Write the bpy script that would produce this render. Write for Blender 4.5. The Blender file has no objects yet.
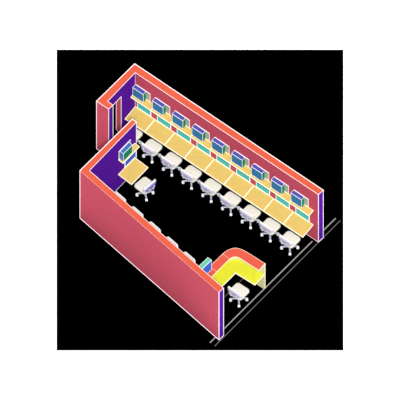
import bpy, bmesh, math
from mathutils import Vector, Matrix

S = 33.0                       # drawing scale: pixels of the 400 px frame per metre
E = math.radians(52.65)        # how steeply the axonometric view looks down
SE, CE = math.sin(E), math.cos(E)
scene = bpy.context.scene
COL = scene.collection

# ------------------------------------------------------------------ camera, light, exposure
cam = bpy.data.cameras.new('camera')
cam.type = 'ORTHO'
cam.ortho_scale = 400.0 / S
cam.clip_end = 200
co = bpy.data.objects.new('camera', cam)
COL.objects.link(co)
co.location = (0, -40 * CE, 40 * SE)
co.rotation_euler = (math.pi / 2 - E, 0, 0)
scene.camera = co

world = bpy.data.worlds.new('sky')
scene.world = world
world.use_nodes = True
wb = world.node_tree.nodes['Background']
wb.inputs[0].default_value = (1, 1, 1, 1)
wb.inputs[1].default_value = 0.45

sun = bpy.data.lights.new('sun', 'SUN')
sun.energy = 5.1
sun.angle = math.radians(6)
so = bpy.data.objects.new('sun', sun)
COL.objects.link(so)
so.rotation_euler = (math.radians(38), 0, math.radians(2))
so.location = (0, -10, 14)

vs = scene.view_settings
vs.view_transform = 'Standard'
vs.look = 'None'
vs.exposure = 0.0
vs.gamma = 1.0
vs.use_curve_mapping = False
scene.cycles.max_bounces = 6

# ------------------------------------------------------------------ materials
def lin(c):
    c = c / 255.0
    return c / 12.92 if c <= 0.04045 else ((c + 0.055) / 1.055) ** 2.4

def mat(name, rgb, gain=1.0, rough=0.75, vary=0.04, scale=6.0, spec=0.0):
    """Paint with a faint procedural mottling; rgb is what it looks like, gain the light it stands in."""
    m = bpy.data.materials.new(name)
    m.use_nodes = True
    nt = m.node_tree
    b = nt.nodes['Principled BSDF']
    b.inputs['Roughness'].default_value = rough
    b.inputs['Specular IOR Level'].default_value = spec
    base = [min(0.95, lin(c) / gain) for c in rgb]
    if vary > 0:
        tc = nt.nodes.new('ShaderNodeTexCoord')
        nz = nt.nodes.new('ShaderNodeTexNoise')
        nz.inputs['Scale'].default_value = scale
        nz.inputs['Detail'].default_value = 3
        rp = nt.nodes.new('ShaderNodeValToRGB')
        rp.color_ramp.elements[0].position = 0.3
        rp.color_ramp.elements[1].position = 0.7
        rp.color_ramp.elements[0].color = [max(0, c * (1 - vary)) for c in base] + [1]
        rp.color_ramp.elements[1].color = [min(0.97, c * (1 + vary)) for c in base] + [1]
        nt.links.new(tc.outputs['Object'], nz.inputs['Vector'])
        nt.links.new(nz.outputs['Fac'], rp.inputs['Fac'])
        nt.links.new(rp.outputs['Color'], b.inputs['Base Color'])
    else:
        b.inputs['Base Color'].default_value = base + [1]
    return m

UP, SIDE = 1.62, 0.9
M = {
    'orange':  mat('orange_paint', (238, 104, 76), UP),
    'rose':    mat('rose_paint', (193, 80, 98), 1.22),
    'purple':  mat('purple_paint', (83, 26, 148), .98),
    'white':   mat('white_edging', (250, 244, 246), 1.05),
    'black':   mat('black_board', (0, 0, 0), 1.0, vary=0, rough=1.0),
    'paper':   mat('white_surface', (250, 250, 250), 1.08, vary=0.005),
    'wood':    mat('pale_yellow_laminate', (242, 206, 116), UP, vary=0.06, scale=4),
    'cream':   mat('cream_edging', (250, 240, 215), 1.1),
    'teal':    mat('teal_panel', (76, 178, 174), 1.0),
    'blue':    mat('blue_panel', (62, 96, 192), SIDE),
    'grey':    mat('grey_green_board', (152, 166, 154), 1.0),
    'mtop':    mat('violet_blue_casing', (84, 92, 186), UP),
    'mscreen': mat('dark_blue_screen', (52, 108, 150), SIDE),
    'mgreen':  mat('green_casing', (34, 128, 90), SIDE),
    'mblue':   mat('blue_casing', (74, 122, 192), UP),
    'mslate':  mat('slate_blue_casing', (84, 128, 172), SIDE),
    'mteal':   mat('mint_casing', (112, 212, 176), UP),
    'ledge':   mat('coral_ledge', (240, 100, 80), UP),
    'yellow':  mat('bright_yellow_laminate', (240, 241, 62), UP),
    'olive':   mat('pale_olive_panel', (206, 206, 148), 1.05),
    'seat':    mat('ivory_upholstery', (244, 240, 228), 1.55, scale=20),
    'back':    mat('ivory_backrest', (240, 237, 232), 1.28, scale=20),
    'shell':   mat('lavender_shell', (186, 178, 208), 1.05),
    'shell2':  mat('violet_shell', (120, 116, 190), SIDE),
    'frame':   mat('pale_grey_metal', (212, 218, 232), 1.3, rough=0.5, spec=0.2),
    'leg':     mat('blue_grey_metal', (172, 180, 198), 1.3, rough=0.5, spec=0.2),
    'caster':  mat('white_caster', (244, 244, 246), 1.2),
    'line':    mat('grey_floor_line', (168, 168, 168), UP),
    'dimline': mat('dim_grey_floor_line', (112, 112, 112), UP),
    'thin':    mat('brown_grey_floor_line', (104, 100, 84), UP),
}

# ------------------------------------------------------------------ helpers
def P(px, py, z=0.0):
    """The point at height z (m) drawn at this place in the picture."""
    return Vector(((px - 200) / S, ((200 - py) / S - CE * z) / SE, z))

def G(px, py, h=47.5):
    """Ground point under a wall-top corner."""
    return P(px, py + h)

def link(name, bm, mats, parent=None, smooth=False, origin=None):
    me = bpy.data.meshes.new(name)
    bmesh.ops.recalc_face_normals(bm, faces=bm.faces)
    if origin is not None:
        bmesh.ops.translate(bm, verts=bm.verts, vec=-Vector(origin))
    bm.to_mesh(me)
    bm.free()
    for m in (mats if isinstance(mats, (list, tuple)) else [mats]):
        me.materials.append(M[m] if isinstance(m, str) else m)
    if smooth:
        for p in me.polygons:
            p.use_smooth = True
    o = bpy.data.objects.new(name, me)
    COL.objects.link(o)
    if origin is not None and parent is None:
        o.location = origin
    if parent is not None:
        o.parent = parent
        if origin is not None:
            o.location = origin
    return o

def tag(o, label=None, cat=None, group=None, kind=None):
    if label: o['label'] = label
    if cat: o['category'] = cat
    if group: o['group'] = group
    if kind: o['kind'] = kind
    return o

def empty(name, loc, rz=0.0):
    o = bpy.data.objects.new(name, None)
    o.empty_display_size = 0.2
    COL.objects.link(o)
    o.location = loc
    o.rotation_euler = (0, 0, rz)
    return o

def prism(bm, pts, z0, z1, top=0, sides=0, bottom=None):
    """Upright prism over a ground polygon; sides may be one slot per side."""
    n = len(pts)
    lo = [bm.verts.new((p[0], p[1], z0)) for p in pts]
    hi = [bm.verts.new((p[0], p[1], z1)) for p in pts]
    f = bm.faces.new(hi); f.material_index = top
    f = bm.faces.new(list(reversed(lo))); f.material_index = top if bottom is None else bottom
    for i in range(n):
        j = (i + 1) % n
        f = bm.faces.new((lo[i], lo[j], hi[j], hi[i]))
        f.material_index = sides[i] if isinstance(sides, (list, tuple)) else sides

def bar(bm, a, b, r, n=6, r2=None, mi=0):
    a, b = Vector(a), Vector(b)
    d = (b - a)
    if d.length < 1e-6: return
    q = d.to_track_quat('Z', 'Y').to_matrix()
    r2 = r if r2 is None else r2
    A, B = [], []
    for i in range(n):
        t = 2 * math.pi * (i + 0.5) / n
        v = q @ Vector((math.cos(t), math.sin(t), 0))
        A.append(bm.verts.new(a + v * r)); B.append(bm.verts.new(b + v * r2))
    fs = [bm.faces.new(A[::-1]), bm.faces.new(B)]
    for i in range(n):
        fs.append(bm.faces.new((A[i], A[(i + 1) % n], B[(i + 1) % n], B[i])))
    for f in fs: f.material_index = mi

def poly(bm, pts, r, closed=False):
    for i in range(len(pts) - (0 if closed else 1)):
        a, b = Vector(pts[i]), Vector(pts[(i + 1) % len(pts)])
        d = (b - a)
        if d.length < 1e-6: continue
        e = d.normalized() * (r * 0.5)
        bar(bm, a - e, b + e, r)

def Z(p, z): return Vector((p[0], p[1], z))

WH = 47.5 / S / CE             # wall height
RO, RI = 0.0125, 0.007          # edging radii

# ------------------------------------------------------------------ ground and floor
bm = bmesh.new()
prism(bm, [(-16, -16), (16, -16), (16, 16), (-16, 16)], -0.12, -0.02)
tag(link('ground', bm, 'paper'), kind='structure')
bm = bmesh.new()
a, b = P(56.7, 350.0), P(343.3, 49.7)
prism(bm, [(a.x, a.y), (b.x, a.y), (b.x, b.y), (a.x, b.y)], -0.02, 0.0)
tag(link('floor', bm, 'black'), kind='structure')

# ------------------------------------------------------------------ walls
def edging(parent, runs):
    bm = bmesh.new()
    for pts, r in runs: poly(bm, pts, r)
    return link('edge_trim', bm, 'white', parent)

# back wall with the long row of desks
bo, bi = G(134.7, 63.8), G(135.2, 72.6)
ro, ri = G(323.2, 190.2), G(318.4, 194.6)
bm = bmesh.new()
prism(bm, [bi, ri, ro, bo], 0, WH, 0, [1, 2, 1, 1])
w = tag(link('wall_back', bm, ['orange', 'rose', 'purple']), kind='structure')
edging(w, [([Z(bo, WH), Z(ro, WH), Z(ro, 0)], RO), ([Z(bi, WH), Z(ri, WH)], RI), ([Z(ri, WH), Z(ri, 0)], RO),
           ([Z(ro, WH), Z(ri, WH)], RI), ([Z(ri, 0), Z(ro, 0)], RO), ([Z(ri, 0), Z(bi, 0)], RI), ([Z(bi, WH), Z(bi, 0)], RI)])

# far left wall with the doorway
lo_, li = G(96.6, 101.2), G(107.7, 101.3)
ji, jo = G(121.2, 87.2), G(116.3, 82.0)
DT = 38.1 / S / CE
bm = bmesh.new()
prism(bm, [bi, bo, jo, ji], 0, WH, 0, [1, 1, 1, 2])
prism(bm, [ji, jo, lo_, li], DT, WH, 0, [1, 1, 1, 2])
# side facing the room is purple: reassign by facing
for f in bm.faces:
    f.normal_update()
bmesh.ops.recalc_face_normals(bm, faces=bm.faces)
inn = (li - bi).normalized(); nrm = Vector((-inn.y, inn.x, 0))
if nrm.x < 0: nrm = -nrm
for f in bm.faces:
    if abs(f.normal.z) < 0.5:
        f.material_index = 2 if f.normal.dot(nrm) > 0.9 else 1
w = tag(link('wall_left', bm, ['orange', 'rose', 'purple']), kind='structure')
edging(w, [([Z(bo, WH), Z(lo_, WH)], RO), ([Z(bi, WH), Z(li, WH)], RI),
           ([Z(ji, 0), Z(ji, DT), Z(li, DT)], RO * .8), ([Z(jo, 0), Z(jo, DT)], RO * .8), ([Z(ji, 0), Z(bi, 0)], RI), ([Z(ji, 0), Z(jo, 0)], RI)])

# short return of that wall beside the doorway
so_, si = G(108.7, 109.2), G(113.0, 105.2)
bm = bmesh.new()
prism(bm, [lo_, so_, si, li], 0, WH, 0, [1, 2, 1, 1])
w = tag(link('wall_return', bm, ['orange', 'rose', 'purple']), kind='structure')
edging(w, [([Z(lo_, WH), Z(so_, WH)], RI), ([Z(lo_, WH), Z(lo_, 0), Z(so_, 0), Z(si, 0), Z(si, WH)], RO),
           ([Z(so_, WH), Z(so_, 0)], RO * .8), ([Z(so_, WH), Z(si, WH), Z(li, WH)], RI)])

# near left wall and front wall
co_, ci = G(80, 170.6), G(89.4, 170.6)
no, ni = G(132.4, 119.2), G(136.3, 122.2)
fo, fi = G(219, 292.4), G(223.5, 288)
bm = bmesh.new()
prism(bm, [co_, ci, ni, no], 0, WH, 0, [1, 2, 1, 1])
w = tag(link('wall_near_left', bm, ['orange', 'rose', 'purple']), kind='structure')
edging(w, [([Z(co_, WH), Z(no, WH), Z(ni, WH), Z(ni, 0)], RO), ([Z(ni, WH), Z(ci, WH)], RI), ([Z(ci, 0), Z(ni, 0)], RI)])
bm = bmesh.new()
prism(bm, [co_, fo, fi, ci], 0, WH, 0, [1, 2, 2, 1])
w = tag(link('wall_front', bm, ['orange', 'rose', 'purple']), kind='structure')
edging(w, [([Z(co_, WH), Z(fo, WH)], RI * .3), ([Z(co_, WH), Z(co_, 0), Z(fo, 0), Z(fi, 0), Z(fi, WH)], RO),
           ([Z(fo, WH), Z(fo, 0)], RO), ([Z(fo, WH), Z(fi, WH)], RI), ([Z(fi, WH), Z(ci, WH)], RI)])

# lines let into the floor: two across the open entrance side, one under the counter
def floor_line(name, a, b, wd, m):
    a, b = P(*a), P(*b)
    d = (b - a).normalized(); s = Vector((-d.y, d.x, 0)) * wd / 2
    bm = bmesh.new()
    prism(bm, [a - s, b - s, b + s, a + s], 0, 0.004)
    tag(link(name, bm, m), kind='structure')
floor_line('trim_1', (210, 342.8), (223.2, 329.6), 0.036, 'line')
floor_line('trim_2', (223.9, 328.9), (312.4, 241.2), 0.036, 'line')
floor_line('trim_3', (323.8, 230.1), (335.8, 218.2), 0.036, 'line')
floor_line('trim_4', (214.6, 346.2), (340.2, 220.6), 0.026, 'dimline')
floor_line('trim_5', (224.2, 297.3), (243.2, 278.6), 0.024, 'thin')

# ------------------------------------------------------------------ desks, shelves, panels, monitors along a wall
class Run:
    """Coordinates along a wall: a metres along it, b metres out from it."""
    def __init__(s, p0, p1, out):
        s.o, s.u = p0, (p1 - p0).normalized()
        q = P(200 + out[0], 200 + out[1]); s.d = q.normalized()
        s.dl = q.length
        s.perpx = (p1 - p0).length
    def at(s, a, b, z=0.0):
        return s.o + s.u * a + s.d * b + Vector((0, 0, z))
    def rect(s, a0, a1, b0, b1):
        return [s.at(a0, b0), s.at(a1, b0), s.at(a1, b1), s.at(a0, b1)]

def slab(name, run, a0, a1, b0, b1, z0, z1, mats, parent, top=0, sides=1):
    bm = bmesh.new(); prism(bm, [p - parent.location for p in run.rect(a0, a1, b0, b1)], z0 - parent.location.z, z1 - parent.location.z, top, sides)
    return link(name, bm, mats, parent)

def rim(name, run, parent, a0, a1, b0, b1, z, r, m='white', skip_back=False):
    bm = bmesh.new()
    L = Vector(parent.location)
    pts = [run.at(a0, b0, z) - L, run.at(a0, b1, z) - L, run.at(a1, b1, z) - L, run.at(a1, b0, z) - L]
    poly(bm, pts, r, closed=not skip_back)
    return link(name, bm, m, parent)

DZ, SZ = 0.72, 1.44

def desk(run, a0, a1, depth, label, group):
    t = empty('wall_desk', run.at((a0 + a1) / 2, depth / 2, 0))
    tag(t, label, 'desk', group)
    slab('desktop', run, a0, a1, 0.004, depth, DZ - 0.035, DZ, ['wood', 'cream'], t)
    rim('edge_strip', run, t, a0 + .006, a1 - .006, 0.02, depth - 0.006, DZ - 0.004, 0.012, 'cream')
    for s in (0.18, 0.82):
        a = a0 + (a1 - a0) * s
        bm = bmesh.new(); L = t.location
        v = [run.at(a, 0.004, DZ - 0.035), run.at(a, depth * .6, DZ - 0.035), run.at(a, 0.004, DZ - 0.33)]
        A = [bm.verts.new(p - L - run.u * .012) for p in v]; B = [bm.verts.new(p - L + run.u * .012) for p in v]
        bm.faces.new(A); bm.faces.new(B[::-1])
        for i in range(3): bm.faces.new((A[i], A[(i + 1) % 3], B[(i + 1) % 3], B[i]))
        link('bracket', bm, 'frame', t)
    return t

def shelf(run, a0, a1, depth, label, group):
    t = empty('wall_shelf', run.at((a0 + a1) / 2, depth / 2, SZ - 0.03))
    tag(t, label, 'shelf', group)
    slab('shelf_board', run, a0, a1, 0.004, depth, SZ - 0.03, SZ, ['wood', 'cream'], t)
    rim('edge_strip', run, t, a0 + .004, a1 - .004, 0.02, depth - 0.004, SZ - 0.012, 0.016, 'cream')
    return t

def wall_panel(name, run, a0, a1, z0, z1, m, label, cat, group, fr=0.016, th=0.02):
    t = empty(name, run.at((a0 + a1) / 2, 0.01, z0))
    tag(t, label, cat, group)
    slab('panel', run, a0 + fr, a1 - fr, 0.004, th, z0 + fr, z1 - fr, [m], t, 0, 0)
    bm = bmesh.new(); L = t.location
    poly(bm, [run.at(a, th * .6, z) - L for a, z in ((a0 + fr, z0 + fr), (a1 - fr, z0 + fr), (a1 - fr, z1 - fr), (a0 + fr, z1 - fr))], fr, True)
    link('panel_frame', bm, 'white', t)
    return t

def monitor(run, a0, a1, b0, b1, z, h, mats, label, group, name='computer_monitor'):
    """mats: top, front screen, sides"""
    t = empty(name, run.at((a0 + a1) / 2, (b0 + b1) / 2, z))
    tag(t, label, 'monitor', group)
    L = t.location
    e = 0.012
    bm = bmesh.new()
    # casing: front half upright, back half drawn in a little towards the rear
    F = [run.at(a0, b1, z), run.at(a1, b1, z), run.at(a1, b1, z + h), run.at(a0, b1, z + h)]
    Mi = [run.at(a0, b0 + (b1 - b0) * .3, z), run.at(a1, b0 + (b1 - b0) * .3, z), run.at(a1, b0 + (b1 - b0) * .3, z + h), run.at(a0, b0 + (b1 - b0) * .3, z + h)]
    k = (a1 - a0) * .015
    R = [run.at(a0 + k, b0, z), run.at(a1 - k, b0, z), run.at(a1 - k, b0, z + h), run.at(a0 + k, b0, z + h)]
    F, Mi, R = [[bm.verts.new(p - L) for p in q] for q in (F, Mi, R)]
    f = bm.faces.new(F); f.material_index = 1
    bm.faces.new(R[::-1]).material_index = 1
    for A, B in ((F, Mi), (Mi, R)):
        for i in range(4):
            j = (i + 1) % 4
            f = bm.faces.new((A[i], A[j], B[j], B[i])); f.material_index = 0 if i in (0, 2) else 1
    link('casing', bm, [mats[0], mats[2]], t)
    bm = bmesh.new()
    m = 0.022
    q = [run.at(a, b, zz) - L for b in (b1 - .004, b1 + .006) for a, zz in ((a0 + m, z + m), (a1 - m, z + m), (a1 - m, z + h - m), (a0 + m, z + h - m))]
    V = [bm.verts.new(p) for p in q]
    bm.faces.new(V[:4][::-1]); bm.faces.new(V[4:])
    for i in range(4):
        j = (i + 1) % 4
        bm.faces.new((V[i], V[j], V[4 + j], V[4 + i]))
    link('screen', bm, mats[1], t)
    bm = bmesh.new()
    fr = [run.at(a, b1, zz) - L for a, zz in ((a0, z + e * .7), (a1, z + e * .7), (a1, z + h), (a0, z + h))]
    poly(bm, fr, e * .62, True)
    bk = [run.at(a, b0 + .004, zz) - L for a, zz in ((a0, z + h), (a1, z + h))]
    poly(bm, [fr[3], bk[0], bk[1], fr[2]], e * .45)
    link('bezel', bm, 'white', t)
    return t

ORD = ['first', 'second', 'third', 'fourth', 'fifth', 'sixth', 'seventh', 'eighth', 'ninth']
back = Run(bi, ri, (-10.7, 12.8))
U = 1.3035 / S                         # metres along the back wall per picture pixel
ddep = back.dl
N = 9
st = 19.8 * U
def which(i, kind, tail):
    if i == 0: return None
    if i == 8: return None
    return f'{ORD[i]} {kind} from the left {tail}'
for i in range(N):
    a0 = 0.012 + i * st
    desk(back, a0 + .002, a0 + st - .002, ddep,
         ['pale yellow wall desk in the far corner against the purple doorway wall',
          'pale yellow wall desk at the right end of the back wall by the entrance'][i == 8] if i in (0, 8)
         else f'{ORD[i]} pale yellow wall desk from the left corner of the back wall', 'yellow desks along the back wall')
for i in range(N):
    a0 = 0.012 + i * st
    shelf(back, a0 + .001, a0 + st - .001, ddep * .44,
          ['pale yellow monitor shelf in the far corner beside the purple doorway wall',
           'last pale yellow monitor shelf at the right end of the back wall'][i == 8] if i in (0, 8)
          else f'{ORD[i]} pale yellow monitor shelf from the left along the back wall', 'monitor shelves along the back wall')
for i in range(N):
    a0 = 0.012 + i * st
    wall_panel('teal_panel', back, a0 + 2.0 * U, a0 + 16 * U, DZ + .003, DZ + .42, 'teal',
               ['white framed teal panel above the desk nearest the far left corner',
                'white framed teal panel above the rightmost desk of the back wall'][i == 8] if i in (0, 8)
               else f'{ORD[i]} white framed teal panel from the left above the back desks', 'panel', 'teal panels above the back desks')
for i in range(N):
    a0 = 0.012 + i * st
    wall_panel('backing_board', back, a0 + 0.3 * U, a0 + 15.0 * U, SZ + .001, SZ + .392, 'grey',
               ['grey green backing board behind the blue monitor in the far left corner',
                'grey green backing board behind the rightmost blue monitor of the back wall'][i == 8] if i in (0, 8)
               else f'grey green backing board behind the {ORD[i]} blue monitor from the left', 'board', 'backing boards behind the blue monitors', .010)
for i in range(N):
    a0 = 0.012 + i * st
    monitor(back, a0 + .4 * U, a0 + 11 * U, 0.03, 0.175, SZ + .001, 0.40, ('mtop', 'mscreen', 'mgreen'),
            ['blue monitor on the shelf in the far corner touching the purple wall',
             'rightmost blue monitor on the back wall shelf, nearest the purple wall end'][i == 8] if i in (0, 8)
            else f'{ORD[i]} blue monitor from the left on the back wall shelf', 'blue monitors on the back wall shelf')

# the single desk on the near left wall
near = Run(ni, ci, (13.7, 10.3))
V_ = math.hypot(1, 1.0 / SE) / S
desk(near, .09, 18.7 * V_, near.dl, 'single pale yellow desk fixed to the purple near left wall', None)
shelf(near, .09, 18.4 * V_, near.dl * .36, 'single pale yellow monitor shelf on the purple near left wall', None)
wall_panel('blue_panel', near, .5 * V_, 12.2 * V_, DZ + .003, DZ + .42, 'blue', 'white framed blue panel below the shelf of the single near left desk', 'panel', None)
wall_panel('backing_board', near, 6 * V_, 18.2 * V_, SZ + .001, SZ + .392, 'grey', 'backing board behind the green monitor on the near left wall', 'board', None, .010)
monitor(near, 8.4 * V_, 17.4 * V_, 0.03, 0.175, SZ + .001, 0.385, ('mblue', 'mgreen', 'mslate'),
        'green screened monitor with blue casing on the near left wall shelf', None)

# ------------------------------------------------------------------ reception counter
LZ, TZ = 24.4 / S / CE, DZ
outer = [(265, 263.7), (258.8, 259.7), (252.5, 255.7), (248.5, 253.2), (245, 251.2), (241.8, 249.6), (238.8, 248.5), (235.6, 248.0),
         (232.5, 248.4), (229.2, 249.5), (226.2, 251.2), (222.5, 254.2), (212, 264.4), (193.0, 283.0)]
inner = [(259.2, 270.4), (254.5, 267.5), (249.5, 264.3), (246.6, 262.4), (243.8, 260.5), (241.4, 258.9), (239.2, 257.7), (236.3, 256.8),
         (233.8, 256.9), (231.4, 257.7), (229.2, 259.3), (226.0, 262.4), (214.5, 273.9), (200.6, 287.6)]
OG = [P(x, y + 24.4) for x, y in outer]
IG = [P(x, y + 24.4) for x, y in inner]
ctr = empty('reception_counter', P(238, 282))
tag(ctr, 'curved L shaped reception counter with coral ledge and bright yellow worktop', 'counter')
L = ctr.location.copy()
def strip(bm, A, B, z0, z1, mi_top=0, mi_side=1):
    n = len(A)
    v = [[bm.verts.new((p.x - L.x, p.y - L.y, z)) for p in q] for q, z in ((A, z0), (A, z1), (B, z0), (B, z1))]
    for i in range(n - 1):
        for q, mi in (((v[1][i], v[1][i+1], v[3][i+1], v[3][i]), mi_top), ((v[0][i], v[0][i+1], v[2][i+1], v[2][i]), mi_top),
                      ((v[0][i], v[0][i+1], v[1][i+1], v[1][i]), mi_side), ((v[2][i], v[2][i+1], v[3][i+1], v[3][i]), mi_side)):
            bm.faces.new(q).material_index = mi
    for i in (0, n - 1):
        bm.faces.new((v[0][i], v[1][i], v[3][i], v[2][i])).material_index = mi_side
def between(A, B, t): return [a.lerp(b, t) for a, b in zip(A, B)]
bm = bmesh.new(); strip(bm, OG, between(OG, IG, .16), 0, LZ - .03, 0, 0)
link('front_panel', bm, 'olive', ctr)
bm = bmesh.new(); strip(bm, OG, IG, LZ - .03, LZ, 0, 1)
link('ledge', bm, ['ledge', 'cream'], ctr)
# worktop: from the panel inwards, with a square inner corner
wi = [(255, 284.9), (235.6, 273.0), (206.5, 301.8)]
WI = [P(x, y + TZ * S * CE) for x, y in wi]
wo = between(OG, IG, .17)
WS = []
for i in range(len(wo)):
    if i <= 4: WS.append(WI[0].lerp(WI[1], i / 5.0))
    elif i <= 9: WS.append(WI[1] + (WI[0] - WI[1]).normalized() * .004 * max(0, 7 - i) + (WI[2] - WI[1]).normalized() * .004 * max(0, i - 7))
    else: WS.append(WI[1].lerp(WI[2], (i - 9) / 4.0))
bm = bmesh.new(); strip(bm, wo, WS, TZ - .035, TZ, 0, 1)
link('worktop', bm, ['yellow', 'cream'], ctr)
bm = bmesh.new()
up = lambda q, z: [Vector((p.x - L.x, p.y - L.y, z)) for p in q]
poly(bm, up(OG, LZ - .012), .014); poly(bm, up(IG, LZ - .006), .008)
poly(bm, [up(OG[:1], LZ)[0], up(IG[:1], LZ)[0]], .012)
poly(bm, [up(OG[:1], 0.014)[0], up(OG[:1], LZ)[0]], .016)
poly(bm, [up(wo[:1], TZ)[0]] + up(WI, TZ), .012)
poly(bm, up([P(222.9, 253.9 + 24.4), P(229.4, 259.0 + 24.4)], LZ - .005), .007)
poly(bm, up([P(209.8, 266.6 + 24.4), P(216.5, 271.8 + 24.4)], LZ - .005), .007)
link('edge_trim', bm, 'cream', ctr)

# monitor standing on the counter ledge, facing the clerk
d = (OG[12] - OG[11]).normalized()
r0 = P(211.5, 269.6 + 24.4)
class Free(Run):
    def __init__(s, o, u, d): s.o, s.u, s.d = o, u.normalized(), d.normalized()
dd = Vector((-d.y, d.x, 0))
if dd.y > 0: dd = -dd
fr_ = Free(r0, d, dd)
monitor(fr_, 0, 0.56, -0.15, 0, LZ + .003, 0.475, ('mteal', 'blue', 'mteal'),
        'blue monitor with mint casing standing on the coral reception counter ledge', None)

# ------------------------------------------------------------------ chairs
def rounded(w, d, r, n=5):
    pts = []
    for cx, cy, a in ((w/2 - r, d/2 - r, 0), (-w/2 + r, d/2 - r, 90), (-w/2 + r, -d/2 + r, 180), (w/2 - r, -d/2 + r, 270)):
        for k in range(n + 1):
            t = math.radians(a + 90 * k / n)
            pts.append((cx + r * math.cos(t), cy + r * math.sin(t)))
    return pts

def loft(bm, rings, cap=True):
    vv = [[bm.verts.new(p) for p in r] for r in rings]
    n = len(vv[0])
    for A, B in zip(vv, vv[1:]):
        for i in range(n):
            bm.faces.new((A[i], A[(i+1) % n], B[(i+1) % n], B[i]))
    if cap:
        bm.faces.new(vv[0][::-1]); bm.faces.new(vv[-1])

def back_pt(x, z, off):
    """Curved low backrest: sides sweep forward, top leans back."""
    y = -0.245 + 0.06 * (abs(x) / 0.26) ** 2 - 0.10 * (z - 0.55) - off
    return Vector((x, y, z))

def backrest_mesh(bm, w, z0, z1, off0, off1, r=0.07):
    n = 14
    pr = [(x, z + (z0 + z1) / 2) for x, z in rounded(w, z1 - z0, r, 5)]
    A = [bm.verts.new(back_pt(x, z, off0)) for x, z in pr]
    B = [bm.verts.new(back_pt(x, z, off1)) for x, z in pr]
    m = len(pr)
    for i in range(m):
        bm.faces.new((A[i], A[(i+1) % m], B[(i+1) % m], B[i]))
    # fill both faces in vertical strips so that they follow the curve
    for V in (A, B):
        k = m // 2
        order = list(range(m))
        h = m // 4
        top = [V[i] for i in range(0, 2 * h)]
        bot = [V[i] for i in range(2 * h, 4 * h)][::-1]
        for i in range(2 * h - 1):
            bm.faces.new((top[i], top[i+1], bot[i+1], bot[i]))

def make_chair(shell='shell'):
    t = empty('swivel_chair', (0, 0, 0))
    bm = bmesh.new()
    rings = []
    for z, s in ((0.385, .90), (0.395, .97), (0.43, 1.0), (0.465, .985), (0.482, .95), (0.488, .86)):
        rings.append([(x * s, y * s + 0.01, z) for x, y in rounded(0.52, 0.50, 0.10, 5)])
    loft(bm, rings)
    link('seat', bm, 'seat', t, True)
    bm = bmesh.new(); backrest_mesh(bm, 0.53, 0.48, 0.735, -0.035, 0.025)
    link('backrest', bm, 'back', t)
    bm = bmesh.new(); backrest_mesh(bm, 0.45, 0.51, 0.69, 0.022, 0.040)
    link('back_shell', bm, shell, t)
    bm = bmesh.new()
    for x in (-.11, .11):
        bar(bm, (x, -0.275, 0.60), (x * .9, -0.26, 0.44), .022, 8); bar(bm, (x * .9, -0.26, 0.44), (x * .6, -0.12, 0.36), .022, 8)
    link('back_support', bm, 'frame', t)
    bm = bmesh.new(); loft(bm, [[(x * s, y * s, z) for x, y in rounded(.3, .3, .05, 3)] for z, s in ((.335, .8), (.36, 1), (.378, 1))])
    link('seat_plate', bm, 'frame', t)
    bm = bmesh.new(); bar(bm, (0, 0, .10), (0, 0, .22), .045, 12); bar(bm, (0, 0, .22), (0, 0, .34), .03, 12)
    link('column', bm, 'frame', t)
    for k in range(4):
        a = k * math.pi / 2
        c, s = math.cos(a), math.sin(a)
        R = Matrix.Rotation(a, 4, 'Z')
        bm = bmesh.new()
        bar(bm, (0.02, 0, .125), (0.245, 0, .105), .036, 8, .024)
        bmesh.ops.transform(bm, matrix=R, verts=bm.verts)
        link('leg', bm, 'leg', t)
        bm = bmesh.new()
        bar(bm, (0.245, -.034, .045), (0.245, -.008, .045), .043, 12); bar(bm, (0.245, .008, .045), (0.245, .034, .045), .043, 12)
        bar(bm, (0.245, 0, .04), (0.245, 0, .115), .016, 8)
        bmesh.ops.transform(bm, matrix=R, verts=bm.verts)
        link('caster', bm, 'caster', t)
    return t

def place(t, px, py, face, base=0.0):
    """face: the way the sitter looks, on the ground"""
    t.location = P(px, py)
    rz = math.atan2(face.y, face.x) - math.pi / 2
    t.rotation_euler = (0, 0, rz)
    for ch in t.children:
        if ch.name.split('.')[0] in ('leg', 'caster'):
            ch.rotation_euler = (0, 0, base - rz)

def copy_chair(src):
    r = src.copy(); COL.objects.link(r)
    for ch in src.children:
        c = ch.copy(); COL.objects.link(c); c.parent = r
    return r

chair = make_chair()
bpy.context.view_layer.update()
face_back = -Vector((P(190, 209.8) - P(200, 200)))
row = []
for i in range(9):
    c = chair if i == 0 else copy_chair(chair)
    row.append(c)
    k = 8 - i
    tag(c, ['white swivel chair partly hidden behind the near left wall end',
            'rightmost white swivel chair at the back desks, nearest the entrance'][i == 8] if i in (0, 8)
        else f'{ORD[i]} white swivel chair from the left at the back wall desks', 'chair', 'swivel chairs at the back wall desks')
for i, c in enumerate(row):
    k = 8 - i
    place(c, 289.7 - 19.7 * k, 248.6 - 13.14 * k, face_back, math.radians(2))

c = copy_chair(chair)
tag(c, 'white swivel chair inside the curved reception counter', 'chair')
place(c, 238.7, 300.6, face_back, math.radians(2))

wdir = (fi - ci).normalized()
face_front = Vector((wdir.y, -wdir.x, 0))
if face_front.y > 0: face_front = -face_front
names = ['white swivel chair behind the front wall, in the corner below the single desk',
         'second white chair back from the left showing above the front wall',
         'middle one of the five white chair backs showing above the front wall',
         'fourth white chair back from the left showing above the front wall',
         'white chair back above the front wall nearest the reception counter']
for i in range(5):
    c = copy_chair(chair)
    tag(c, names[i], 'chair', 'chairs facing the front wall')
    place(c, 184.3 + 17.35 * (i - 4), 274.8 + 15.1 * (i - 4), face_front, math.radians(2))

c = make_chair('shell2')
tag(c, 'white swivel chair with violet backrest facing the single near left desk', 'chair')
place(c, 145, 194.6, P(200 - 13.7, 200 - 10.3), math.radians(10))
